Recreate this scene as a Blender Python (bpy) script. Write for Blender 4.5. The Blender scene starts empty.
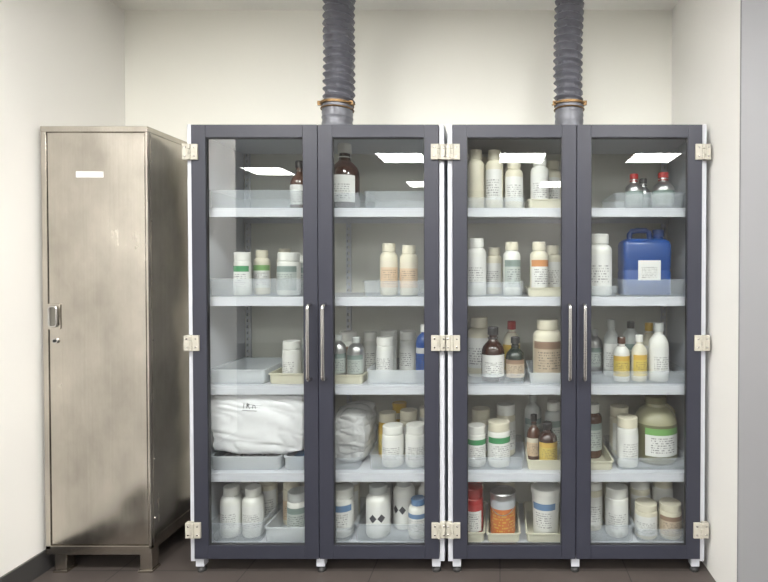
import bpy, bmesh, math, random
from mathutils import Vector, noise, Matrix
random.seed(7)
scene = bpy.context.scene
col = scene.collection
PI = math.pi

# ------------------------------------------------------------------ materials
def new_mat(name):
    m = bpy.data.materials.new(name); m.use_nodes = True
    nt = m.node_tree
    return m, nt, nt.nodes["Principled BSDF"]

def pmat(name, c, rough=0.5, metal=0.0, var=0.0, vscale=8.0, bump=0.0, bscale=60.0, spec=0.5, alpha=None):
    m, nt, p = new_mat(name)
    p.inputs["Base Color"].default_value = (*c, 1)
    p.inputs["Roughness"].default_value = rough
    p.inputs["Metallic"].default_value = metal
    p.inputs["Specular IOR Level"].default_value = spec
    tc = nt.nodes.new("ShaderNodeTexCoord")
    if var > 0:
        n = nt.nodes.new("ShaderNodeTexNoise"); n.inputs["Scale"].default_value = vscale
        n.inputs["Detail"].default_value = 4
        nt.links.new(tc.outputs["Object"], n.inputs["Vector"])
        r = nt.nodes.new("ShaderNodeValToRGB")
        r.color_ramp.elements[0].position = 0.3; r.color_ramp.elements[1].position = 0.7
        r.color_ramp.elements[0].color = (*[max(0, x*(1-var)) for x in c], 1)
        r.color_ramp.elements[1].color = (*[min(1, x*(1+var)) for x in c], 1)
        nt.links.new(n.outputs["Fac"], r.inputs["Fac"])
        nt.links.new(r.outputs["Color"], p.inputs["Base Color"])
    if bump > 0:
        n2 = nt.nodes.new("ShaderNodeTexNoise"); n2.inputs["Scale"].default_value = bscale
        nt.links.new(tc.outputs["Object"], n2.inputs["Vector"])
        b = nt.nodes.new("ShaderNodeBump"); b.inputs["Strength"].default_value = bump
        b.inputs["Distance"].default_value = 0.002
        nt.links.new(n2.outputs["Fac"], b.inputs["Height"])
        nt.links.new(b.outputs["Normal"], p.inputs["Normal"])
    if alpha is not None:
        out = nt.nodes["Material Output"]
        tr = nt.nodes.new("ShaderNodeBsdfTransparent")
        mx = nt.nodes.new("ShaderNodeMixShader"); mx.inputs[0].default_value = alpha
        nt.links.new(tr.outputs[0], mx.inputs[1]); nt.links.new(p.outputs[0], mx.inputs[2])
        nt.links.new(mx.outputs[0], out.inputs["Surface"])
    return m

WALL = pmat("wall_paint_cream", (0.86, 0.855, 0.785), 0.6, var=0.01, vscale=1.5, bump=0.05, bscale=150)
WALLW = pmat("wall_paint_white", (0.83, 0.82, 0.785), 0.6, var=0.015, vscale=1.2, bump=0.05, bscale=150)
WALLG = pmat("wall_paint_grey", (0.23, 0.23, 0.24), 0.6, var=0.02, vscale=1.5)
WALLR = pmat("wall_paint_rear", (0.42, 0.41, 0.40), 0.6, var=0.02, vscale=1.5)
CEIL = pmat("ceiling_paint", (0.86, 0.85, 0.81), 0.7, var=0.01)
BASEB = pmat("baseboard_dark", (0.05, 0.048, 0.048), 0.4)
FRAME = pmat("door_frame_slate", (0.029, 0.031, 0.046), 0.42, var=0.05, vscale=4, bump=0.05, bscale=300)
WHITEM = pmat("powder_coat_white", (0.55, 0.57, 0.615), 0.35)
INNER = pmat("cabinet_liner", (0.60, 0.60, 0.54), 0.45)
HINGE = pmat("hinge_plastic", (0.46, 0.44, 0.375), 0.4)
CHROME = pmat("satin_steel", (0.55, 0.54, 0.53), 0.25, 1.0)
DARK = pmat("dark_rubber", (0.03, 0.03, 0.03), 0.6)
BRASS = pmat("brass_clamp", (0.24, 0.15, 0.07), 0.45, 0.8)
DUCT = pmat("duct_grey", (0.13, 0.133, 0.155), 0.38, 0.15, var=0.12, vscale=25)
COLLAR = pmat("duct_collar_grey", (0.15, 0.155, 0.175), 0.35, 0.1, var=0.25, vscale=20)
TRAYC = pmat("tray_translucent", (0.74, 0.80, 0.86), 0.15, alpha=0.18)
TRAYW = pmat("tray_white", (0.76, 0.80, 0.83), 0.3, alpha=0.42)
TRAYB = pmat("tray_beige", (0.60, 0.58, 0.46), 0.35)
CREAM = pmat("hdpe_cream", (0.68, 0.64, 0.51), 0.4, var=0.04, vscale=10)
WHITE = pmat("hdpe_white", (0.73, 0.73, 0.69), 0.38, var=0.03, vscale=10)
GREYW = pmat("plastic_greywhite", (0.44, 0.46, 0.45), 0.35)
AMBER = pmat("amber_glass", (0.040, 0.016, 0.011), 0.08, spec=0.7)
AMBERL = pmat("amber_glass_light", (0.09, 0.04, 0.025), 0.12, spec=0.7)
DARKB = pmat("dark_green_glass", (0.02, 0.03, 0.025), 0.1, spec=0.7)
ALU = pmat("aluminium_bottle", (0.50, 0.50, 0.50), 0.32, 0.9)
RED = pmat("red_plastic", (0.34, 0.012, 0.012), 0.35)
BLUE = pmat("blue_plastic", (0.006, 0.055, 0.24), 0.32)
BLUEC = pmat("blue_cap", (0.10, 0.20, 0.36), 0.35)
YELLOW = pmat("yellow_plastic", (0.56, 0.36, 0.05), 0.4)
BLACK = pmat("black_plastic", (0.02, 0.02, 0.022), 0.35)
OLIVE = pmat("olive_liquid_plastic", (0.15, 0.145, 0.08), 0.3)
OLIVEL = pmat("olive_plastic_light", (0.33, 0.32, 0.21), 0.3)
LABELP = pmat("label_paper", (0.72, 0.72, 0.72), 0.6)
INK = pmat("ink", (0.03, 0.03, 0.04), 0.6)
BAG = pmat("bag_white", (0.76, 0.77, 0.79), 0.38, bump=0.25, bscale=20)
BAGC = pmat("bag_clear", (0.74, 0.75, 0.75), 0.18, bump=0.5, bscale=30, alpha=0.6)
PACK = pmat("pack_dark_mottled", (0.30, 0.30, 0.31), 0.4, var=0.9, vscale=30)

def steel(name, c=(0.535, 0.50, 0.445)):
    m, nt, p = new_mat(name)
    tc = nt.nodes.new("ShaderNodeTexCoord")
    mp = nt.nodes.new("ShaderNodeMapping"); mp.inputs["Scale"].default_value = (60, 60, 0.8)
    nt.links.new(tc.outputs["Object"], mp.inputs["Vector"])
    n = nt.nodes.new("ShaderNodeTexNoise"); n.inputs["Scale"].default_value = 2; n.inputs["Detail"].default_value = 5
    nt.links.new(mp.outputs[0], n.inputs["Vector"])
    mp2 = nt.nodes.new("ShaderNodeMapping"); mp2.inputs["Scale"].default_value = (1.0, 1.0, 0.6)
    nt.links.new(tc.outputs["Object"], mp2.inputs["Vector"])
    n2 = nt.nodes.new("ShaderNodeTexNoise"); n2.inputs["Scale"].default_value = 3.5; n2.inputs["Detail"].default_value = 7
    n2.inputs["Roughness"].default_value = 0.6
    nt.links.new(mp2.outputs[0], n2.inputs["Vector"])
    r = nt.nodes.new("ShaderNodeValToRGB")
    r.color_ramp.elements[0].position = 0.35; r.color_ramp.elements[1].position = 0.65
    r.color_ramp.elements[0].color = (*[x*0.76 for x in c], 1)
    r.color_ramp.elements[1].color = (*[min(1, x*1.18) for x in c], 1)
    mixf = nt.nodes.new("ShaderNodeMath"); mixf.operation = 'MULTIPLY_ADD'
    mixf.inputs[1].default_value = 0.12
    nt.links.new(n.outputs["Fac"], mixf.inputs[0])
    ml = nt.nodes.new("ShaderNodeMath"); ml.operation = 'MULTIPLY'; ml.inputs[1].default_value = 0.88
    nt.links.new(n2.outputs["Fac"], ml.inputs[0]); nt.links.new(ml.outputs[0], mixf.inputs[2])
    nt.links.new(mixf.outputs[0], r.inputs["Fac"])
    nt.links.new(r.outputs["Color"], p.inputs["Base Color"])
    rr = nt.nodes.new("ShaderNodeMapRange")
    rr.inputs["From Min"].default_value = 0.3; rr.inputs["From Max"].default_value = 0.7
    rr.inputs["To Min"].default_value = 0.12; rr.inputs["To Max"].default_value = 0.30
    nt.links.new(mixf.outputs[0], rr.inputs["Value"]); nt.links.new(rr.outputs[0], p.inputs["Roughness"])
    p.inputs["Metallic"].default_value = 1.0
    n3 = nt.nodes.new("ShaderNodeTexNoise"); n3.inputs["Scale"].default_value = 2.6; n3.inputs["Detail"].default_value = 1
    nt.links.new(tc.outputs["Object"], n3.inputs["Vector"])
    b = nt.nodes.new("ShaderNodeBump"); b.inputs["Strength"].default_value = 0.9; b.inputs["Distance"].default_value = 0.04
    nt.links.new(n3.outputs["Fac"], b.inputs["Height"]); nt.links.new(b.outputs[0], p.inputs["Normal"])
    return m
STEEL = steel("stainless_steel")

def glass():
    m, nt, p = new_mat("door_glass")
    nt.nodes.remove(p)
    out = nt.nodes["Material Output"]
    tr = nt.nodes.new("ShaderNodeBsdfTransparent"); tr.inputs[0].default_value = (0.88, 0.905, 0.90, 1)
    gl = nt.nodes.new("ShaderNodeBsdfGlossy"); gl.inputs["Roughness"].default_value = 0.0
    lw = nt.nodes.new("ShaderNodeLayerWeight"); lw.inputs[0].default_value = 0.5
    pw = nt.nodes.new("ShaderNodeMath"); pw.operation = 'POWER'; pw.inputs[1].default_value = 5
    nt.links.new(lw.outputs["Facing"], pw.inputs[0])
    ma = nt.nodes.new("ShaderNodeMath"); ma.operation = 'MULTIPLY_ADD'; ma.inputs[1].default_value = 0.88; ma.inputs[2].default_value = 0.11
    nt.links.new(pw.outputs[0], ma.inputs[0])
    mx = nt.nodes.new("ShaderNodeMixShader")
    nt.links.new(ma.outputs[0], mx.inputs[0]); nt.links.new(tr.outputs[0], mx.inputs[1]); nt.links.new(gl.outputs[0], mx.inputs[2])
    nt.links.new(mx.outputs[0], out.inputs["Surface"])
    return m
GLASS = glass()

def emis(name, s, c=(1, 0.97, 0.92)):
    m, nt, p = new_mat(name)
    p.inputs["Base Color"].default_value = (0.9, 0.9, 0.9, 1)
    p.inputs["Emission Color"].default_value = (*c, 1)
    p.inputs["Emission Strength"].default_value = s
    return m
PANEL = emis("light_diffuser", 26, (1, 0.985, 0.955))

def tile_floor():
    m, nt, p = new_mat("floor_tile")
    tc = nt.nodes.new("ShaderNodeTexCoord")
    b = nt.nodes.new("ShaderNodeTexBrick"); b.offset = 0.0
    b.inputs["Scale"].default_value = 1.0; b.inputs["Brick Width"].default_value = 0.6; b.inputs["Row Height"].default_value = 0.6
    b.inputs["Mortar Size"].default_value = 0.003
    b.inputs["Color1"].default_value = (0.074, 0.062, 0.056, 1); b.inputs["Color2"].default_value = (0.082, 0.069, 0.063, 1)
    b.inputs["Mortar"].default_value = (0.03, 0.026, 0.025, 1)
    nt.links.new(tc.outputs["Object"], b.inputs["Vector"])
    nt.links.new(b.outputs["Color"], p.inputs["Base Color"])
    p.inputs["Roughness"].default_value = 0.4
    return m
TILE = tile_floor()

_lab = {}
def label(base, head, diamond=False, ink=(0.06, 0.06, 0.07)):
    key = (base, head, diamond, ink)
    if key in _lab: return _lab[key]
    m, nt, p = new_mat("bottle_label")
    L = nt.links
    def M(op, a, b=None):
        n = nt.nodes.new("ShaderNodeMath"); n.operation = op
        for i, v in enumerate((a, b)):
            if v is None: continue
            if isinstance(v, (int, float)): n.inputs[i].default_value = v
            else: L.new(v, n.inputs[i])
        return n.outputs[0]
    uv = nt.nodes.new("ShaderNodeTexCoord"); sp = nt.nodes.new("ShaderNodeSeparateXYZ")
    L.new(uv.outputs["UV"], sp.inputs[0]); u, v = sp.outputs[0], sp.outputs[1]
    v11 = M('MULTIPLY', v, 12.0)
    line = M('GREATER_THAN', M('FRACT', v11), 0.5)
    cb = nt.nodes.new("ShaderNodeCombineXYZ")
    L.new(M('MULTIPLY', u, 32.0), cb.inputs[0]); L.new(M('MULTIPLY', M('FLOOR', v11), 7.3), cb.inputs[1])
    oi = nt.nodes.new("ShaderNodeObjectInfo"); L.new(M('MULTIPLY', oi.outputs["Random"], 50.0), cb.inputs[2])
    n = nt.nodes.new("ShaderNodeTexNoise"); n.inputs["Scale"].default_value = 1.0; n.inputs["Detail"].default_value = 1
    L.new(cb.outputs[0], n.inputs["Vector"])
    ns = M('GREATER_THAN', n.outputs["Fac"], 0.5)
    reg = M('MULTIPLY', M('MULTIPLY', M('LESS_THAN', v, 0.70), M('GREATER_THAN', v, 0.08)),
            M('MULTIPLY', M('GREATER_THAN', u, 0.16), M('LESS_THAN', u, 0.84)))
    txt = M('MULTIPLY', M('MULTIPLY', M('MULTIPLY', line, ns), reg), 0.65)
    if diamond:
        def dm(cx):
            return M('LESS_THAN', M('ADD', M('MULTIPLY', M('ABSOLUTE', M('SUBTRACT', u, cx)), 1.3), M('ABSOLUTE', M('SUBTRACT', v, 0.5))), 0.17)
        txt = M('MAXIMUM', dm(0.36), dm(0.64))
    hd = M('GREATER_THAN', v, 0.76)
    mx = nt.nodes.new("ShaderNodeMix"); mx.data_type = 'RGBA'
    mx.inputs[6].default_value = (*base, 1); mx.inputs[7].default_value = (*head, 1); L.new(hd, mx.inputs[0])
    mx2 = nt.nodes.new("ShaderNodeMix"); mx2.data_type = 'RGBA'
    L.new(mx.outputs[2], mx2.inputs[6]); mx2.inputs[7].default_value = (*ink, 1); L.new(txt, mx2.inputs[0])
    L.new(mx2.outputs[2], p.inputs["Base Color"]); p.inputs["Roughness"].default_value = 0.45
    _lab[key] = m
    return m
W_ = (0.72, 0.72, 0.70)
L_WHITE = label(W_, W_)
L_BLUE = label(W_, (0.12, 0.22, 0.38))
L_GREEN = label(W_, (0.06, 0.27, 0.11))
L_ORANGE = label(W_, (0.58, 0.24, 0.08))
L_ORANGE2 = label((0.64, 0.48, 0.33), (0.66, 0.61, 0.50))
L_YELLOW = label((0.60, 0.46, 0.11), (0.58, 0.38, 0.08))
L_RED = label(W_, (0.4, 0.04, 0.04))
L_GREY = label((0.42, 0.46, 0.44), (0.20, 0.26, 0.24))
L_DIAM = label(W_, W_, True)
L_TAN = label((0.48, 0.39, 0.29), (0.26, 0.17, 0.12))
L_OLIVE = label(W_, (0.18, 0.38, 0.12))

# ------------------------------------------------------------------ mesh helpers
def finish(name, bm, mats, parent=None, loc=(0, 0, 0), rotz=0, bevel=0, smooth=True):
    me = bpy.data.meshes.new(name)
    bmesh.ops.recalc_face_normals(bm, faces=bm.faces)
    bm.to_mesh(me); bm.free()
    for m in mats: me.materials.append(m)
    ob = bpy.data.objects.new(name, me); col.objects.link(ob)
    ob.location = loc; ob.rotation_euler = (0, 0, rotz)
    if parent: ob.parent = parent
    if smooth:
        for p in me.polygons: p.use_smooth = True
        try: me.set_sharp_from_angle(angle=math.radians(35))
        except Exception: pass
    if bevel:
        b = ob.modifiers.new("bevel", 'BEVEL'); b.width = bevel; b.segments = 2; b.limit_method = 'ANGLE'
    return ob

def empty(name, loc=(0, 0, 0)):
    e = bpy.data.objects.new(name, None); col.objects.link(e); e.location = loc; e.empty_display_size = 0.1
    return e

def box(bm, x0, x1, y0, y1, z0, z1, mi=0):
    vs = [bm.verts.new((x, y, z)) for x in (x0, x1) for y in (y0, y1) for z in (z0, z1)]
    for f in ((0, 1, 3, 2), (4, 6, 7, 5), (0, 4, 5, 1), (2, 3, 7, 6), (0, 2, 6, 4), (1, 5, 7, 3)):
        bm.faces.new([vs[i] for i in f]).material_index = mi

def boxobj(name, d, mat, parent=None, bevel=0.0):
    bm = bmesh.new(); box(bm, *d)
    return finish(name, bm, [mat], parent, bevel=bevel, smooth=False)

def lathe(bm, pts, seg=28, mi=0, cx=0, cy=0, rib=0.0):
    rings = []
    for p in pts:
        r, z = p[0], p[1]
        if r < 1e-6: rings.append([bm.verts.new((cx, cy, z))])
        else:
            rings.append([bm.verts.new((cx + r*(1-(rib if i % 2 else 0))*math.cos(2*PI*i/seg), cy + r*(1-(rib if i % 2 else 0))*math.sin(2*PI*i/seg), z)) for i in range(seg)])
    for k in range(len(rings)-1):
        a, b = rings[k], rings[k+1]
        m = pts[k+1][2] if len(pts[k+1]) > 2 else mi
        for i in range(seg):
            j = (i+1) % seg
            if len(a) == 1 and len(b) == 1: continue
            if len(a) == 1: f = bm.faces.new((a[0], b[j], b[i]))
            elif len(b) == 1: f = bm.faces.new((a[i], a[j], b[0]))
            else: f = bm.faces.new((a[i], a[j], b[j], b[i]))
            f.material_index = m
    return rings

def wrap_label(bm, z0, z1, r0, r1, mi, span=2.4, n=14):
    uvl = bm.loops.layers.uv.verify()
    A = []
    for k, (z, r) in enumerate(((z0, r0), (z1, r1))):
        A.append([bm.verts.new(((r+0.0009)*math.sin(-span/2+span*i/n), -(r+0.0009)*math.cos(-span/2+span*i/n), z)) for i in range(n+1)])
    for i in range(n):
        f = bm.faces.new((A[0][i], A[0][i+1], A[1][i+1], A[1][i])); f.material_index = mi
        for lp, (uu, vv) in zip(f.loops, ((i/n, 0), ((i+1)/n, 0), ((i+1)/n, 1), (i/n, 1))): lp[uvl].uv = (uu, vv)

def flat_label(bm, x0, x1, y, z0, z1, mi):
    uvl = bm.loops.layers.uv.verify()
    f = bm.faces.new([bm.verts.new(c) for c in ((x0, y, z0), (x1, y, z0), (x1, y, z1), (x0, y, z1))]); f.material_index = mi
    for lp, c in zip(f.loops, ((0, 0), (1, 0), (1, 1), (0, 1))): lp[uvl].uv = c

def tube(bm, pts, r, seg=10, mi=0, closed=False):
    pts = [Vector(p) for p in pts]; n = len(pts); rings = []
    up = Vector((0.123, 0.31, 0.94)).normalized()
    prev = None
    for i in range(n):
        if closed: t = pts[(i+1) % n]-pts[i-1]
        else: t = pts[min(i+1, n-1)]-pts[max(i-1, 0)]
        t.normalize()
        if prev is None:
            a = t.cross(up)
            if a.length < 0.05: a = t.cross(Vector((1, 0, 0)))
        else: a = prev - t*prev.dot(t)
        a.normalize(); prev = a; b = t.cross(a)
        rings.append([bm.verts.new(pts[i]+a*r*math.cos(2*PI*k/seg)+b*r*math.sin(2*PI*k/seg)) for k in range(seg)])
    for i in range(n if closed else n-1):
        A, B = rings[i], rings[(i+1) % n]
        for k in range(seg):
            f = bm.faces.new((A[k], A[(k+1) % seg], B[(k+1) % seg], B[k])); f.material_index = mi
    if not closed:
        bm.faces.new(rings[0]).material_index = mi; bm.faces.new(rings[-1]).material_index = mi

def rrect(hx, hy, rad, n=4):
    o = []
    for cx, cy, a0 in ((hx-rad, hy-rad, 0), (-hx+rad, hy-rad, PI/2), (-hx+rad, -hy+rad, PI), (hx-rad, -hy+rad, 1.5*PI)):
        for i in range(n+1):
            a = a0+PI/2*i/n; o.append((cx+rad*math.cos(a), cy+rad*math.sin(a)))
    return o

def loft(bm, loops, mi=0, cap0=True, cap1=True):
    rs = [[bm.verts.new(c) for c in lp] for lp in loops]
    n = len(rs[0])
    for a, b in zip(rs, rs[1:]):
        for i in range(n):
            bm.faces.new((a[i], a[(i+1) % n], b[(i+1) % n], b[i])).material_index = mi
    if cap0: bm.faces.new(rs[0]).material_index = mi
    if cap1: bm.faces.new(rs[-1]).material_index = mi

# ------------------------------------------------------------------ room
YB = 2.95; XL = -2.15; XR = 0.985; ZC = 2.905; YR = 2.10
boxobj("floor", (-5.5, 4.5, -5.0, 3.15, -0.1, 0.0), TILE)
boxobj("ceiling", (-5.5, 4.5, -5.0, 3.15, ZC, ZC+0.1), CEIL)
boxobj("wall_back", (XL, XR, YB, YB+0.15, 0, ZC), WALL)
boxobj("wall_left", (XL-0.15, XL, 0.6, YB+0.15, 0, ZC), WALLW)
boxobj("wall_right", (XR, XR+0.25, YR+0.012, YB+0.15, 0, ZC), WALLW)
boxobj("wall_front_right", (XR, 4.5, YR, YR+0.012, 0, ZC), WALLG)
boxobj("wall_front_left", (-5.5, XL-0.15, 0.6, 0.75, 0, ZC), WALLW)
boxobj("wall_far_left", (-5.6, -5.5, -5.0, 0.75, 0, ZC), WALLW)
boxobj("wall_far_right", (4.5, 4.6, -5.0, YR, 0, ZC), WALLW)
boxobj("wall_rear", (-5.5, 4.5, -5.1, -5.0, 0, ZC), WALLR)
boxobj("baseboard_left", (XL, XL+0.012, 0.6, YB-0.012, 0, 0.1), BASEB)
boxobj("baseboard_back", (XL, XR, YB-0.012, YB, 0, 0.1), BASEB)

for (px, py) in ((-3.5, -3.0), (-1.30, -2.06), (0.29, -2.06), (2.03, -2.06), (-3.2, -0.6), (-1.6, 0.75), (-0.3, 0.75), (1.0, 0.75), (2.6, 0.5), (-1.3, -4.2), (1.0, -4.2)):
    e = empty("ceiling_light_panel", (px, py, ZC))
    bm = bmesh.new()
    for d in ((-0.31, 0.31, -0.31, -0.295), (-0.31, 0.31, 0.295, 0.31), (-0.31, -0.295, -0.295, 0.295), (0.295, 0.31, -0.295, 0.295)):
        box(bm, *d, -0.015, -0.0005)
    finish("frame", bm, [WHITEM], e, smooth=False)
    bm = bmesh.new(); box(bm, -0.295, 0.295, -0.295, 0.295, -0.011, -0.001)
    finish("diffuser", bm, [PANEL], e, smooth=False)

# ------------------------------------------------------------------ cabinets
YF = 2.37; YBK = 2.875; ZT = 2.095; ZB0 = 0.072
SH = [1.714, 1.293, 0.872, 0.456, 0.105]
def cabinet(X0, X1, mid):
    root = empty("glass_door_chemical_cabinet", ((X0+X1)/2, (YF+YBK)/2, 0))
    ox, oy = (X0+X1)/2, (YF+YBK)/2
    def part(name, boxes, mat, bev=0.0015):
        bm = bmesh.new()
        for d in boxes: box(bm, d[0]-ox, d[1]-ox, d[2]-oy, d[3]-oy, d[4], d[5])
        return finish(name, bm, [mat], root, bevel=bev, smooth=False)
    t = 0.022
    part("side_panels", [(X0, X0+t, YF+0.012, YBK, 0.055, ZT), (X1-t, X1, YF+0.012, YBK, 0.055, ZT)], WHITEM)
    part("top_panel", [(X0+t, X1-t, YF+0.034, YBK, ZT-0.03, ZT)], WHITEM)
    part("bottom_panel", [(X0+t, X1-t, YF+0.034, YBK, 0.08, SH[4])], WHITEM)
    part("back_panel", [(X0+t, X1-t, YBK-0.012, YBK, SH[4], ZT-0.03)], INNER)
    xs0, xs1 = X0+t+0.001, X1-t-0.001
    for i in range(4):
        z = SH[i]
        part("shelf_%d" % (i+1), [(xs0, xs1, YF+0.05, YBK-0.013, z-0.012, z),
                                  (xs0, xs1, YF+0.05, YF+0.062, z-0.043, z-0.012),
                                  (xs0, xs1, YBK-0.028, YBK-0.013, z-0.035, z-0.012)], WHITEM)
    up = []
    for xx in (xs0+0.012, xs1-0.037, mid-0.012):
        up.append((xx, xx+0.006, YBK-0.028, YBK-0.012, SH[4], ZT-0.03))
        up.append((xx+0.019, xx+0.025, YBK-0.028, YBK-0.012, SH[4], ZT-0.03))
        k = SH[4]+0.02
        while k < ZT-0.06:
            up.append((xx+0.006, xx+0.019, YBK-0.028, YBK-0.024, k, k+0.018)); k += 0.034
    part("shelf_uprights", up, WHITEM, 0)
    part("door_seal", [(mid-0.012, mid+0.012, YF+0.034, YF+0.042, SH[4], ZT-0.03)], DARK)
    sw = 0.066; zt, zb = ZT-0.003, ZB0
    for name, a, b in (("door_1", X0+t+0.002, mid-0.0015), ("door_2", mid+0.0015, X1-t-0.002)):
        part(name+"_frame", [(a, a+sw, YF, YF+0.03, zb, zt), (b-sw, b, YF, YF+0.03, zb, zt),
                             (a+sw, b-sw, YF, YF+0.03, zt-0.06, zt), (a+sw, b-sw, YF, YF+0.03, zb, zb+0.063)], FRAME, 0.002)
        g = 0.003
        part(name+"_bead", [(a+sw, a+sw+g, YF+0.006, YF+0.022, zb+0.063, zt-0.06), (b-sw-g, b-sw, YF+0.006, YF+0.022, zb+0.063, zt-0.06),
                            (a+sw+g, b-sw-g, YF+0.006, YF+0.022, zt-0.06-g, zt-0.06), (a+sw+g, b-sw-g, YF+0.006, YF+0.022, zb+0.063, zb+0.063+g)], BLACK, 0)
        bm = bmesh.new()
        x0, x1, y = a+sw+0.001-ox, b-sw-0.001-ox, YF+0.016-oy
        bm.faces.new([bm.verts.new(c) for c in ((x0, y, zb+0.064), (x1, y, zb+0.064), (x1, y, zt-0.061), (x0, y, zt-0.061))])
        finish(name+"_glass", bm, [GLASS], root, smooth=False)
        hx = (mid-0.034 if name == "door_1" else mid+0.034)-ox
        bm = bmesh.new(); P = []
        z0h, z1h, ya, yo = 0.915, 1.262, YF-oy, YF-0.042-oy
        P.append((hx, ya, z0h)); 
        for i in range(7):
            an = PI/2*i/6; P.append((hx, yo+0.02-0.02*math.sin(an), z0h+0.02-0.02*math.cos(an)))
        for i in range(7):
            an = PI/2*i/6; P.append((hx, yo+0.02-0.02*math.cos(an), z1h-0.02+0.02*math.sin(an)))
        P.append((hx, ya, z1h))
        tube(bm, P, 0.0085, 12)
        finish(name+"_handle", bm, [CHROME], root)
    for side, xe in ((1, X0+t), (-1, X1-t)):
        for zi, zc in enumerate((1.965, 1.083, 0.210)):
            bm = bmesh.new()
            xc = xe-ox
            box(bm, xc-0.034, xc-0.004, YF-0.010-oy, YF+0.012-oy, zc-0.036, zc+0.036) if side == 1 else box(bm, xc+0.004, xc+0.034, YF-0.010-oy, YF+0.012-oy, zc-0.036, zc+0.036)
            if side == 1: box(bm, xc+0.004, xc+0.036, YF-0.010-oy, YF-oy, zc-0.036, zc+0.036)
            else: box(bm, xc-0.036, xc-0.004, YF-0.010-oy, YF-oy, zc-0.036, zc+0.036)
            for k in range(3):
                zz = zc-0.036+0.024*k
                lathe(bm, [(0, zz+0.001), (0.008, zz+0.001), (0.008, zz+0.023), (0, zz+0.023)], 14, cx=xc, cy=YF-0.010-oy)
            for sx in (-0.02, 0.022):
                for sz in (-0.02, 0.02):
                    tube(bm, [(xc+sx, YF-0.010-oy, zc+sz), (xc+sx, YF-0.0125-oy, zc+sz)], 0.0045, 10, 1)
            finish("hinge_%d%s" % (zi+1, "a" if side == 1 else "b"), bm, [HINGE, CHROME], root, bevel=0.0015)
    for i, xx in enumerate((X0+0.04, mid-0.0, X1-0.04)):
        for j, yy in enumerate((YF+0.035, YBK-0.06)):
            bm = bmesh.new()
            box(bm, xx-0.019-ox, xx+0.019-ox, yy-0.019-oy, yy+0.019-oy, 0.028, 0.079)
            lathe(bm, [(0, 0.0), (0.020, 0.0), (0.021, 0.012), (0.014, 0.02), (0.012, 0.03), (0, 0.03)], 16, 1, xx-ox, yy-oy)
            finish("foot_%d%d" % (i+1, j+1), bm, [WHITEM, DARK], root)
    part("base_rail", [(X0+t, X1-t, YF+0.06, YF+0.075, 0.06, 0.08), (X0+t, X1-t, YBK-0.02, YBK, 0.055, 0.08)], WHITEM)
    return root
cabinet(-1.450, -0.260, -0.843)
cabinet(-0.243, 0.958, 0.354)

# ------------------------------------------------------------------ ducts
def duct(x, y, r, dxtop, seed):
    root = empty("flexible_exhaust_duct", (x, y, ZT))
    bm = bmesh.new(); seg = 40; z0, z1 = 0.165, ZC-ZT-0.001
    rings = []; pitch = 0.037; steps = int((z1-z0)/pitch*10)
    for k in range(steps+1):
        z = z0+(z1-z0)*k/steps
        f = (z-z0)/(z1-z0)
        cx = dxtop*f + 0.006*math.sin(f*5+seed)
        ring = []
        for i in range(seg):
            a = 2*PI*i/seg
            ph = (z/pitch*2*PI+a)
            w_ = 0.5-0.5*math.cos(ph)
            rr = r - 0.016*w_**0.6
            rr += 0.010*w_*noise.noise(Vector((math.cos(a)*5, math.sin(a)*5, z*45+seed*9)))
            rr += 0.006*noise.noise(Vector((math.cos(a)*2, math.sin(a)*2, z*8+seed*5)))
            ring.append(bm.verts.new((cx+rr*math.cos(a), rr*math.sin(a), z)))
        rings.append(ring)
    for A, B in zip(rings, rings[1:]):
        for i in range(seg): bm.faces.new((A[i], A[(i+1) % seg], B[(i+1) % seg], B[i]))
    finish("corrugated_hose", bm, [DUCT], root)
    bm = bmesh.new()
    pts = [(0, 0.0005), (r+0.02, 0.0005), (r+0.02, 0.008), (r-0.004, 0.01)]
    for k in range(14):
        z = 0.012+0.012*k
        pts.append((r-0.004+0.006*noise.noise(Vector((0, seed, z*90))), z))
    pts.append((r-0.016, 0.19))
    lathe(bm, pts, 36)
    finish("collar", bm, [COLLAR], root)
    bm = bmesh.new()
    zc = 0.166
    lathe(bm, [(r-0.006, zc-0.006), (r+0.003, zc-0.006), (r+0.003, zc+0.006), (r-0.006, zc+0.006)], 36)
    for an in (PI*1.10, PI*1.88):
        c = Vector((math.cos(an)*(r+0.006), math.sin(an)*(r+0.006), zc))
        tg = Vector((-math.sin(an), math.cos(an), 0))
        box(bm, c.x-0.009, c.x+0.009, c.y-0.008, c.y+0.008, zc-0.010, zc+0.010)
        tube(bm, [c-tg*0.026, c+tg*0.026], 0.0045, 8)
    tube(bm, [(math.cos(2*PI*i/36)*(r+0.000), math.sin(2*PI*i/36)*(r+0.000), zc-0.026) for i in range(36)], 0.0035, 6, closed=True)
    finish("hose_clamp", bm, [BRASS], root)
duct(-0.828, 2.62, 0.080, 0.02, 1.0)
duct(0.352, 2.62, 0.075, -0.006, 3.3)

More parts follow.
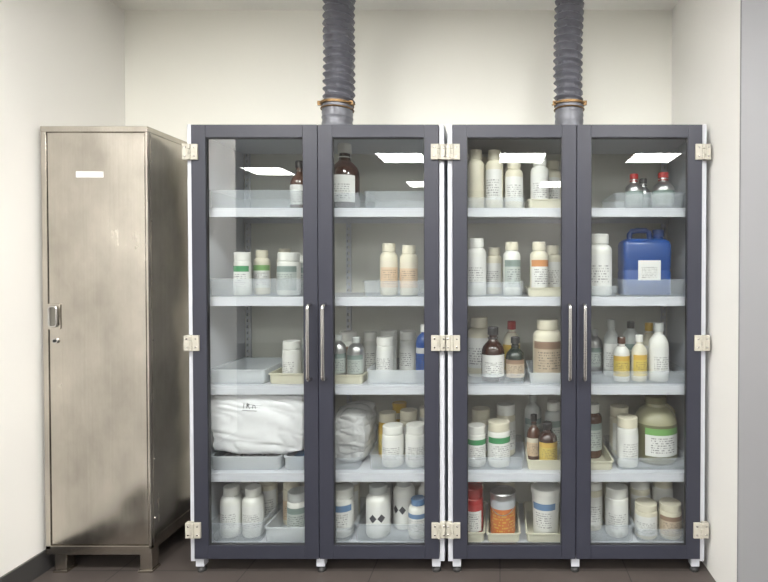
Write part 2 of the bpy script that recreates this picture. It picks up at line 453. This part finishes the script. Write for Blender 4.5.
# ------------------------------------------------------------------ stainless locker
lx0, lx1, ly0, ly1 = -2.122, -1.632, 2.392, 2.86
lk = empty("stainless_steel_locker", ((lx0+lx1)/2, (ly0+ly1)/2, 0))
lox, loy = (lx0+lx1)/2, (ly0+ly1)/2
def lpart(name, boxes, mat, bev=0.002):
    bm = bmesh.new()
    for d in boxes: box(bm, d[0]-lox, d[1]-lox, d[2]-loy, d[3]-loy, d[4], d[5])
    return finish(name, bm, [mat], lk, bevel=bev, smooth=False)
lpart("body", [(lx0, lx1, ly0, ly1, 0.105, 2.083)], STEEL, 0.003)
lpart("top_cap", [(lx0-0.003, lx1+0.003, ly0-0.018, ly1, 2.060, 2.086)], STEEL)
lpart("side_stile", [(lx0-0.001, lx0+0.024, ly0-0.018, ly0, 0.115, 2.06), (lx1-0.009, lx1+0.002, ly0-0.018, ly0, 0.115, 2.06)], STEEL)
lpart("base_rail", [(lx0-0.002, lx1+0.002, ly0-0.018, ly0, 0.09, 0.132)], STEEL)
lpart("door_panel", [(lx0+0.027, lx1-0.012, ly0-0.016, ly0, 0.137, 2.056)], STEEL, 0.003)
lpart("side_trim", [(lx1, lx1+0.002, ly0+0.004, ly0+0.022, 0.115, 2.06), (lx1, lx1+0.0015, ly1-0.04, ly1-0.02, 0.115, 2.06),
                    (lx1, lx1+0.002, ly0+0.022, ly1-0.02, 0.115, 0.16)], STEEL, 0.0005)
bm = bmesh.new()
for i in range(7):
    z = 0.25+i*0.28
    tube(bm, [(lx1+0.0015-lox, ly0+0.013-loy, z), (lx1+0.0045-lox, ly0+0.013-loy, z)], 0.004, 8)
finish("rivets", bm, [CHROME], lk)
legs = []
for a in (lx0+0.03, lx1-0.06):
    for b in (ly0-0.005, ly1-0.06):
        legs += [(a, a+0.055, b, b+0.05, 0.012, 0.105), (a-0.006, a+0.061, b-0.006, b+0.056, 0.0, 0.012)]
lpart("legs", legs, STEEL)
yd = ly0-0.016-loy
hx = lx0+0.052-lox
bm = bmesh.new()
loft(bm, [[(hx+x, y, 1.205+z) for x, z in rrect(0.030, 0.060, 0.008)] for y in (yd+0.001, yd-0.004)])
finish("pull_plate", bm, [STEEL], lk)
bm = bmesh.new()
loft(bm, [[(hx+x, y, 1.205+z) for x, z in rrect(0.021, 0.050, 0.006)] for y in (yd-0.0042, yd-0.0052)])
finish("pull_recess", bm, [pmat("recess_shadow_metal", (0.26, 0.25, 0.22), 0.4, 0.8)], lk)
bm = bmesh.new()
tube(bm, [(hx+x, yd-0.010, 1.205+z) for x, z in rrect(0.018, 0.046, 0.012)], 0.0045, 8, closed=True)
finish("pull_ring", bm, [CHROME], lk)
bm = bmesh.new()
tube(bm, [(hx+0.006, yd, 1.092), (hx+0.006, yd-0.008, 1.092)], 0.013, 18)
tube(bm, [(hx+0.006, yd-0.008, 1.092), (hx+0.006, yd-0.011, 1.092)], 0.007, 14, 1)
finish("lock", bm, [CHROME, DARK], lk)
bm = bmesh.new(); zl = 1.863
box(bm, -1.962-lox, -1.835-lox, yd-0.0015, yd, zl-0.014, zl+0.014)
finish("name_label", bm, [LABELP], lk, smooth=False)

# ------------------------------------------------------------------ contents
def tray(x0, x1, z, h, mat=TRAYC, y0=2.445, y1=2.79):
    hx, hy = (x1-x0)/2, (y1-y0)/2
    bm = bmesh.new(); t = 0.0025; tp = 0.010
    def L(dx, zz, rad=0.018): return [(a, b, zz) for a, b in rrect(hx-dx, hy-dx, rad)]
    loft(bm, [L(tp, 0), L(tp-0.004, 0.006), L(0.005, h-0.006), L(0.0, h-0.006), L(0.0, h), L(0.006+t, h), L(tp+t, 0.008), L(tp+t+0.004, t)])
    nm = "beige_plastic_tray" if mat is TRAYB else "clear_plastic_tray"
    return finish(nm, bm, [mat], None, ((x0+x1)/2, (y0+y1)/2, z+0.0004))

def profile(kind, r, h):
    b = [(0, 0), (r*0.9, 0), (r, min(0.01, 0.05*h))]
    if kind == 'narrow':
        b += [(r, .60*h), (r*.96, .66*h), (r*.82, .72*h), (r*.55, .78*h), (r*.40, .81*h), (r*.40, .845*h)]
        c = [(r*.42, .845*h), (r*.50, .85*h), (r*.50, .98*h), (r*.45, h), (0, h)]; lz = (.12, .58)
    elif kind == 'wide':
        b += [(r, .72*h), (r*.95, .77*h), (r*.80, .81*h), (r*.66, .825*h), (r*.66, .84*h)]
        c = [(r*.70, .84*h), (r*.74, .845*h), (r*.74, .985*h), (r*.69, h), (0, h)]; lz = (.15, .66)
    elif kind == 'jar':
        b += [(r, .74*h), (r*.97, .775*h), (r*.88, .79*h), (r*.86, .80*h)]
        c = [(r*.90, .80*h), (r*.96, .805*h), (r*.96, .985*h), (r*.90, h), (0, h)]; lz = (.12, .68)
    elif kind == 'alu':
        b += [(r, .66*h), (r*.97, .71*h), (r*.86, .77*h), (r*.62, .82*h), (r*.42, .845*h), (r*.36, .87*h)]
        c = [(r*.38, .87*h), (r*.46, .872*h), (r*.46, .985*h), (r*.4, h), (0, h)]; lz = (.18, .6)
    elif kind == 'squat':
        b += [(r, .50*h), (r*.97, .57*h), (r*.86, .64*h), (r*.62, .70*h), (r*.42, .74*h), (r*.36, .80*h), (r*.36, .85*h)]
        c = [(r*.40, .85*h), (r*.47, .855*h), (r*.47, .98*h), (r*.42, h), (0, h)]; lz = (.1, .5)
    return b, c, lz

def bottle(kind, x, y, z, r, h, body=WHITE, cap=WHITE, lab=L_WHITE, name="reagent_bottle", seg=32, span=2.5):
    bm = bmesh.new(); z += 0.0035
    mats = [body, cap, lab or LABELP]
    b, c, lz = profile(kind, r, h)
    lathe(bm, b, seg, 0)
    lathe(bm, c[:1]+c[1:3], seg, 1, rib=0.035); lathe(bm, c[2:], seg, 1)
    if kind in ('narrow', 'squat', 'alu'):
        q = c[0][1]-0.012*h/0.2
        lathe(bm, [(c[0][0], q-0.002), (c[1][0]*0.98, q-0.001), (c[1][0]*0.98, q+0.003), (c[0][0]*.95, q+0.004)], seg, 1)
    if lab: wrap_label(bm, lz[0]*h, lz[1]*h, r, r, 2, span)
    return finish(name, bm, mats, None, (x, y, z), random.uniform(-.35, .35))

def tin(x, y, z, r, h, body, lid, lab, name="paint_tin"):
    bm = bmesh.new(); z += 0.0035
    lathe(bm, [(0, 0), (r*.98, 0), (r*1.02, .003), (r*1.02, .008), (r, .010), (r, h-.012), (r*1.03, h-.010), (r*1.03, h-.002), (r*.97, h), (r*.93, h-.001), (r*.92, h-.007), (r*.75, h-.007), (r*.72, h-.002), (0, h-.002)], 36, 0)
    lathe(bm, [(r*1.031, h-.011), (r*1.04, h-.009), (r*1.04, h-.002), (r*1.0, h+.001)], 36, 1)
    if lab: wrap_label(bm, .015, h*.86, r, r, 2, 5.2, 28)
    tube(bm, [(r*1.03*math.cos(a), r*1.03*math.sin(a)-0.0, h*.8-abs(math.sin(a))*h*.25) for a in [PI+PI*i/16 for i in range(17)]], .0016, 6, 1)
    return finish(name, bm, [body, lid, lab or LABELP], None, (x, y, z), 0.0)

def bucket(x, y, z, r, h, body, lid, lab, name="plastic_bucket"):
    bm = bmesh.new(); z += 0.0035
    lathe(bm, [(0, 0), (r*.84, 0), (r*.87, .006), (r*.97, h*.86), (r*1.0, h*.87), (r*1.0, h*.89)], 36, 0)
    lathe(bm, [(r*.99, h*.885), (r*1.06, h*.89), (r*1.06, h*.985), (r*1.02, h), (r*.95, h), (r*.93, h*.97), (0, h*.97)], 36, 1)
    if lab: wrap_label(bm, h*.14, h*.72, r*.885, r*.955, 2, 1.9)
    return finish(name, bm, [body, lid, lab or LABELP], None, (x, y, z), -0.25)

def jug(x, y, z, r, h):
    bm = bmesh.new(); z += 0.0035
    lathe(bm, [(0, 0), (r*.92, 0), (r, .012), (r, .50*h), (r*.98, .60*h), (r*.90, .70*h, 3), (r*.70, .79*h, 3), (r*.48, .84*h, 3), (r*.44, .88*h, 3)], 40, 0)
    lathe(bm, [(r*.46, .88*h), (r*.52, .885*h), (r*.52, .99*h), (r*.47, h), (0, h)], 32, 1, rib=.03)
    wrap_label(bm, .14*h, .56*h, r, r, 2, 1.7)
    pts = [(r*.38+r*.5*math.sin(t), 0, h*.86-h*.30*t/PI*1.0) for t in [PI*i/12 for i in range(13)]]
    tube(bm, pts, .011, 10, 3)
    return finish("large_plastic_jug", bm, [OLIVE, OLIVE, L_OLIVE, OLIVEL], None, (x, y, z), 0.1)

def jerrycan(x, y, z, w, d, h):
    bm = bmesh.new(); z += 0.0035; hw, hd = w/2, d/2
    def L(s, zz, rad=.022): return [(a, b, zz) for a, b in rrect(hw-s, hd-s, rad)]
    loft(bm, [L(.010, 0), L(.002, .006), L(0, .015), L(0, .34*h), L(.003, .36*h), L(.003, .38*h), L(0, .40*h), L(0, .74*h), L(.006, .79*h), L(.022, .825*h)])
    P = [(-hw*.62, 0, .81*h), (-hw*.62, 0, .90*h), (-hw*.52, 0, .945*h), (-hw*.3, 0, .955*h), (hw*.08, 0, .955*h), (hw*.22, 0, .93*h), (hw*.26, 0, .81*h)]
    tube(bm, P, .014, 12)
    lathe(bm, [(.024, .80*h), (.024, .86*h)], 24, 0, hw*.62, 0)
    lathe(bm, [(.026, .86*h), (.029, .865*h), (.029, .96*h), (.025, .97*h), (0, .97*h)], 28, 1, hw*.62, 0, rib=.04)
    flat_label(bm, -hw*.42, hw*.52, -hd-.0012, .22*h, .51*h, 2)
    box(bm, -hw*.42, hw*.52, -hd-.001, -hd+.001, .22*h, .51*h, 3)
    return finish("blue_jerrycan", bm, [BLUE, BLUE, L_WHITE, LABELP], None, (x, y, z), 0)

def bag(name, x0, x1, y0, y1, z0, z1, mat, amp=0.02, seed=0, extra=None, e=0.34, cm=0.45, fine=1.2):
    bm = bmesh.new()
    bmesh.ops.create_icosphere(bm, subdivisions=6, radius=1)
    hx, hy, hz = (x1-x0)/2, (y1-y0)/2, (z1-z0)/2
    for v in bm.verts:
        d = v.co.normalized()
        m = max(abs(c) for c in d)
        cube = d/m
        q = Vector([math.copysign(abs(c)**e, c) for c in d])*(1-cm) + cube*cm
        P = Vector((q.x*hx, q.y*hy, q.z*hz))
        n = noise.noise(P*7+Vector((seed, 0, 0)))
        n2 = abs(noise.noise(Vector((P.x*9+P.z*5, P.y*9, P.z*26+P.x*4))+Vector((0, seed, 5))))
        n3 = abs(noise.noise(P*38+Vector((3, seed, 5))))
        k = 1 - amp*(1.0+n*2.2+(0.35-n2)*3.0+n3*fine)
        droop = 1 - 0.10*(q.x**2)*(q.z > 0)*max(q.z, 0)
        v.co = Vector((q.x*hx*min(k, 1), q.y*hy*min(k, 1), q.z*hz*(k*droop if q.z > -0.8 else 1)))
    zmin = min(v.co.z for v in bm.verts)
    for v in bm.verts:
        if v.co.z < zmin+0.010: v.co.z = zmin
        v.co.z += -hz-zmin
    if extra: extra(bm, hx, hy, hz)
    return finish(name, bm, [mat, INK, LABELP], None, ((x0+x1)/2, (y0+y1)/2, (z0+z1)/2+0.0005))

def pack(x, y, z, w, d, h, mat, name="sealed_pack"):
    bm = bmesh.new()
    loft(bm, [[(a, b, zz) for a, b in rrect(w/2-s, d/2-s, .008)] for s, zz in ((.006, 0), (0, .006), (0, h-.006), (.006, h))])
    return finish(name, bm, [mat], None, (x, y, z+.0035), random.uniform(-.05, .05))

z1, z2, z3, z4, z5 = SH
# ---- row 1
tray(-1.40, -0.945, z1, .088)
bottle('squat', -0.998, 2.56, z1, .046, .245, AMBERL, BLACK, L_WHITE, "amber_bottle")
tray(-0.86, -0.665, z1, .075)
bottle('squat', -0.768, 2.54, z1, .072, .325, AMBER, WHITE, L_WHITE, "amber_bottle")
tray(-0.655, -0.335, z1, .082)
tray(-0.175, 0.123, z1, .052)
bottle('wide', -0.118, 2.52, z1, .041, .290, CREAM, CREAM, None, "cream_plastic_bottle")
bottle('wide', -0.027, 2.52, z1, .043, .288, CREAM, CREAM, L_WHITE, "cream_plastic_bottle")
bottle('wide', 0.069, 2.52, z1, .044, .235, CREAM, CREAM, L_WHITE, "cream_plastic_bottle")
bottle('wide', -0.07, 2.65, z1, .043, .28, CREAM, CREAM, None, "cream_plastic_bottle")
bottle('wide', 0.06, 2.66, z1, .043, .30, CREAM, CREAM, None, "cream_plastic_bottle")
tray(0.133, 0.33, z1, .045, TRAYB)
bottle('wide', 0.195, 2.52, z1, .045, .252, WHITE, WHITE, L_WHITE)
bottle('wide', 0.27, 2.64, z1, .044, .26, CREAM, CREAM, L_WHITE)
tray(0.545, 0.89, z1, .075)
bottle('squat', 0.66, 2.53, z1, .044, .175, ALU, RED, L_GREY, "aluminium_bottle")
bottle('squat', 0.805, 2.53, z1, .054, .182, ALU, RED, L_GREY, "aluminium_bottle")
bottle('squat', 0.733, 2.63, z1, .040, .17, ALU, BLACK, L_GREY, "aluminium_bottle")
# ---- row 2
tray(-1.40, -0.945, z2, .085)
bottle('jar', -1.272, 2.53, z2, .040, .212, WHITE, WHITE, L_GREEN, "powder_jar")
bottle('wide', -1.222, 2.63, z2, .040, .225, CREAM, CREAM, L_OLIVE, "powder_jar")
bottle('wide', -1.135, 2.70, z2, .040, .235, CREAM, CREAM, L_TAN, "powder_jar")
bottle('jar', -1.043, 2.53, z2, .055, .21, WHITE, WHITE, L_GREY, "powder_jar")
bottle('jar', -1.02, 2.67, z2, .05, .20, GREYW, WHITE, L_GREY, "powder_jar")
tray(-0.66, -0.335, z2, .075)
bottle('wide', -0.549, 2.53, z2, .043, .255, CREAM, CREAM, L_ORANGE2, "cream_plastic_bottle")
bottle('wide', -0.450, 2.53, z2, .045, .245, CREAM, CREAM, L_ORANGE2, "cream_plastic_bottle")
tray(-0.175, 0.117, z2, .07)
bottle('wide', -0.115, 2.53, z2, .047, .28, WHITE, WHITE, L_WHITE)
bottle('wide', 0.058, 2.53, z2, .043, .262, WHITE, CREAM, L_GREY)
bottle('wide', -0.03, 2.65, z2, .043, .24, CREAM, CREAM, L_WHITE)
tray(0.130, 0.33, z2, .042, TRAYB)
bottle('wide', 0.192, 2.52, z2, .045, .262, CREAM, CREAM, L_ORANGE)
bottle('wide', 0.27, 2.64, z2, .044, .25, CREAM, CREAM, L_WHITE)
tray(0.41, 0.57, z2, .05)
bottle('wide', 0.490, 2.53, z2, .062, .30, WHITE, WHITE, L_WHITE)
tray(0.585, 0.895, z2, .082)
jerrycan(0.718, 2.56, z2, .232, .16, .335)
# ---- row 3
tray(-1.40, -1.125, z3, .07, TRAYW)
tray(-1.115, -0.93, z3, .052, TRAYB)
bottle('jar', -1.030, 2.53, z3, .044, .195, WHITE, WHITE, L_WHITE, "powder_jar")
bottle('wide', -1.0, 2.67, z3, .044, .19, GREYW, WHITE, None)
tray(-0.86, -0.655, z3, .045, TRAYB)
bottle('alu', -0.799, 2.53, z3, .037, .225, ALU, GREYW, L_GREY, "aluminium_bottle")
bottle('alu', -0.712, 2.53, z3, .044, .215, ALU, GREYW, L_GREY, "aluminium_bottle")
bottle('jar', -0.79, 2.66, z3, .045, .225, WHITE, WHITE, L_TAN, "powder_jar")
tray(-0.645, -0.315, z3, .068, TRAYW)
bottle('jar', -0.69, 2.72, z3, .036, .215, WHITE, WHITE, L_WHITE, "powder_jar")
for xx, yy, hh in ((-0.585, 2.60, .205), (-0.59, 2.71, .225), (-0.49, 2.72, .22)):
    bottle('jar', xx, yy, z3, .044, hh, WHITE, WHITE, L_WHITE, "powder_jar")
bottle('alu', -0.372, 2.53, z3, .044, .275, BLUE, WHITE, label((0.02, 0.07, 0.25), (0.5, 0.5, 0.5)), "blue_spray_can")
tray(-0.175, 0.125, z3, .05)
bottle('wide', -0.108, 2.655, z3, .060, .30, CREAM, CREAM, L_WHITE, "cream_plastic_bottle")
bottle('squat', -0.035, 2.525, z3, .057, .265, AMBER, BLACK, L_WHITE, "amber_bottle")
bottle('squat', 0.075, 2.525, z3, .047, .215, DARKB, BLACK, L_TAN, "amber_bottle")
bottle('narrow', 0.06, 2.65, z3, .045, .28, CREAM, RED, L_YELLOW, "cream_plastic_bottle")
tray(0.138, 0.33, z3, .055, TRAYW)
bottle('wide', 0.236, 2.54, z3, .072, .30, CREAM, CREAM, L_TAN, "cream_plastic_bottle")
tray(0.43, 0.905, z3, .062, TRAYC)
bottle('narrow', 0.575, 2.64, z3, .040, .29, GREYW, GREYW, L_WHITE)
bottle('narrow', 0.60, 2.525, z3, .040, .215, WHITE, AMBERL, L_YELLOW)
bottle('narrow', 0.688, 2.525, z3, .038, .225, CREAM, WHITE, L_YELLOW)
bottle('narrow', 0.785, 2.53, z3, .049, .285, WHITE, GREYW, L_WHITE)
bottle('alu', 0.675, 2.64, z3, .042, .28, GREYW, BLACK, L_GREY)
bottle('narrow', 0.775, 2.66, z3, .042, .27, CREAM, YELLOW, L_WHITE)
bottle('alu', 0.50, 2.70, z3, .04, .23, ALU, GREYW, L_GREY)
# ---- row 4
tray(-1.40, -1.055, z4, .068, TRAYW)
tray(-1.045, -0.93, z4, .068, TRAYW)
for xx in (-1.33, -1.215, -1.125): pack(xx, 2.53, z4, .075, .12, .05, PACK)
pack(-0.99, 2.53, z4, .06, .12, .045, BLUEC)
def scribble(bm, hx, hy, hz):
    fr = [v.co.copy() for v in bm.verts if v.co.y < -0.4*hy]
    def on(x, z):
        c = min(fr, key=lambda p: (p.x-x)**2+(p.z-z)**2)
        return (x, c.y-0.004, z)
    dx, dz = -0.01, 0.0
    for st in ([(-.045, .075), (-.042, .10)], [(-.030, .075), (-.026, .098), (-.015, .092), (-.026, .086), (-.012, .074)],
               [(0, .074), (.002, .090), (.012, .088), (.014, .074)], [(-.05, .066), (.022, .062)]):
        P = []
        for (xa, za), (xb, zb) in zip(st, st[1:]):
            for k in range(5): P.append(on(xa+(xb-xa)*k/5+dx, za+(zb-za)*k/5+dz))
        P.append(on(st[-1][0]+dx, st[-1][1]+dz))
        tube(bm, P, .0012, 6, 1)
bag("plastic_bag_bundle", -1.424, -0.918, 2.435, 2.79, z4+.0695, .845, BAG, .024, 2.0, scribble, 0.42, 0.32, 0.35)
tray(-0.86, -0.675, z4, .06)
bag("clear_plastic_bag", -0.848, -0.645, 2.47, 2.78, z4+.012, z4+.275, BAGC, .05, 7.0, None, 0.55, 0.2, 0.6)
tray(-0.635, -0.315, z4, .075, TRAYC)
bottle('jar', -0.582, 2.64, z4, .046, .225, YELLOW, CREAM, L_YELLOW, "powder_jar")
bottle('jar', -0.530, 2.525, z4, .053, .195, WHITE, WHITE, L_WHITE, "powder_jar")
bottle('jar', -0.415, 2.525, z4, .053, .20, WHITE, WHITE, L_WHITE, "powder_jar")
bottle('jar', -0.475, 2.65, z4, .046, .235, CREAM, CREAM, L_WHITE, "powder_jar")
bottle('jar', -0.375, 2.66, z4, .046, .25, WHITE, CREAM, L_TAN, "powder_jar")
bottle('jar', -0.54, 2.74, z4, .04, .25, CREAM, YELLOW, L_YELLOW, "powder_jar")
tray(-0.18, 0.118, z4, .062, TRAYC)
bottle('jar', -0.116, 2.525, z4, .046, .195, WHITE, WHITE, L_GREEN, "powder_jar")
bottle('jar', -0.006, 2.525, z4, .056, .215, WHITE, CREAM, L_GREEN, "powder_jar")
bottle('jar', -0.10, 2.66, z4, .05, .24, CREAM, CREAM, L_WHITE, "powder_jar")
bottle('jar', 0.03, 2.67, z4, .05, .26, CREAM, WHITE, L_WHITE, "powder_jar")
tray(0.128, 0.33, z4, .05, TRAYB)
bottle('squat', 0.172, 2.60, z4, .036, .225, AMBERL, BLACK, L_ORANGE2, "amber_bottle")
bottle('narrow', 0.235, 2.515, z4, .047, .21, AMBER, BLACK, L_YELLOW, "amber_bottle")
bottle('alu', 0.175, 2.715, z4, .045, .30, GREYW, GREYW, L_GREY)
bottle('wide', 0.28, 2.68, z4, .045, .27, GREYW, WHITE, L_GREY)
tray(0.41, 0.55, z4, .045, TRAYB)
bottle('wide', 0.477, 2.64, z4, .050, .27, AMBERL, WHITE, L_GREY)
tray(0.562, 0.915, z4, .06, TRAYC)
bottle('jar', 0.628, 2.515, z4, .052, .24, WHITE, CREAM, L_WHITE, "powder_jar")
bottle('jar', 0.625, 2.67, z4, .05, .25, CREAM, CREAM, L_WHITE, "powder_jar")
jug(0.792, 2.60, z4, .108, .325)
# ---- row 5
tray(-1.405, -1.15, z5, .095, TRAYC)
bottle('wide', -1.335, 2.53, z5, .050, .24, WHITE, WHITE, L_WHITE)
bottle('wide', -1.226, 2.53, z5, .050, .235, WHITE, WHITE, L_WHITE)
bottle('jar', -1.33, 2.67, z5, .05, .23, WHITE, WHITE, L_WHITE, "powder_jar")
bottle('jar', -1.215, 2.67, z5, .045, .25, CREAM, CREAM, L_WHITE, "powder_jar")
tray(-1.14, -0.93, z5, .075, TRAYW)
bottle('jar', -1.005, 2.535, z5, .052, .215, WHITE, GREYW, L_GREY, "powder_jar")
bottle('jar', -1.085, 2.65, z5, .042, .23, CREAM, CREAM, L_ORANGE2, "powder_jar")
bottle('wide', -0.98, 2.66, z5, .045, .26, CREAM, CREAM, L_WHITE)
tray(-0.862, -0.715, z5, .07, TRAYC)
bottle('jar', -0.782, 2.535, z5, .054, .235, WHITE, WHITE, L_BLUE, "powder_jar")
bottle('jar', -0.782, 2.66, z5, .05, .25, CREAM, WHITE, L_WHITE, "powder_jar")
tray(-0.703, -0.315, z5, .09, TRAYC)
bottle('wide', -0.606, 2.535, z5, .060, .245, WHITE, GREYW, L_DIAM)
bottle('wide', -0.492, 2.615, z5, .055, .25, WHITE, GREYW, L_DIAM)
bottle('wide', -0.405, 2.52, z5, .048, .185, WHITE, BLUEC, L_BLUE)
bottle('wide', -0.375, 2.65, z5, .05, .235, WHITE, WHITE, L_DIAM)
bottle('wide', -0.62, 2.70, z5, .05, .26, GREYW, WHITE, L_WHITE)
tray(-0.185, -0.072, z5, .05, TRAYB)
bottle('jar', -0.13, 2.535, z5, .046, .235, RED, RED, L_RED, "red_canister")
bottle('jar', -0.13, 2.65, z5, .044, .25, CREAM, RED, L_WHITE, "red_canister")
tray(-0.066, 0.10, z5, .045, TRAYB)
tin(0.014, 2.535, z5, .062, .215, ALU, ALU, label((0.50, 0.15, 0.035), (0.45, 0.47, 0.50), False, (0.62, 0.42, 0.08)))
bottle('jar', 0.03, 2.68, z5, .048, .26, CREAM, WHITE, L_WHITE, "powder_jar")
tray(0.125, 0.335, z5, .045, TRAYB)
bucket(0.228, 2.545, z5, .070, .235, WHITE, WHITE, L_BLUE)
tray(0.41, 0.65, z5, .085, TRAYC)
bottle('jar', 0.583, 2.54, z5, .056, .235, WHITE, WHITE, L_WHITE, "powder_jar")
bottle('jar', 0.475, 2.60, z5, .048, .25, CREAM, WHITE, L_WHITE, "powder_jar")
bottle('jar', 0.585, 2.67, z5, .05, .27, CREAM, CREAM, None, "powder_jar")
tray(0.658, 0.92, z5, .065, TRAYC)
bottle('jar', 0.723, 2.52, z5, .055, .165, CREAM, CREAM, L_WHITE, "powder_jar")
bottle('jar', 0.842, 2.52, z5, .055, .165, CREAM, CREAM, L_TAN, "powder_jar")
bottle('jar', 0.73, 2.66, z5, .052, .225, CREAM, WHITE, L_WHITE, "powder_jar")
bottle('jar', 0.85, 2.66, z5, .052, .235, WHITE, CREAM, L_WHITE, "powder_jar")

# ------------------------------------------------------------------ world + camera
w = bpy.data.worlds.new("world"); scene.world = w; w.use_nodes = True
w.node_tree.nodes["Background"].inputs[0].default_value = (0.9, 0.92, 1, 1)
w.node_tree.nodes["Background"].inputs[1].default_value = 0.2
cam_d = bpy.data.cameras.new("camera"); cam = bpy.data.objects.new("camera", cam_d); col.objects.link(cam)
cam_d.sensor_width = 36; cam_d.lens = 24.0
cam.location = (0, 0, 1.43); cam.rotation_euler = (math.radians(90-0.8), 0, 0)
cam_d.shift_x = -116/768; cam_d.shift_y = -15.8/768
cam_d.clip_start = 0.05
scene.camera = cam
scene.view_settings.view_transform = 'Standard'
scene.view_settings.look = 'None'
scene.view_settings.exposure = 0.97
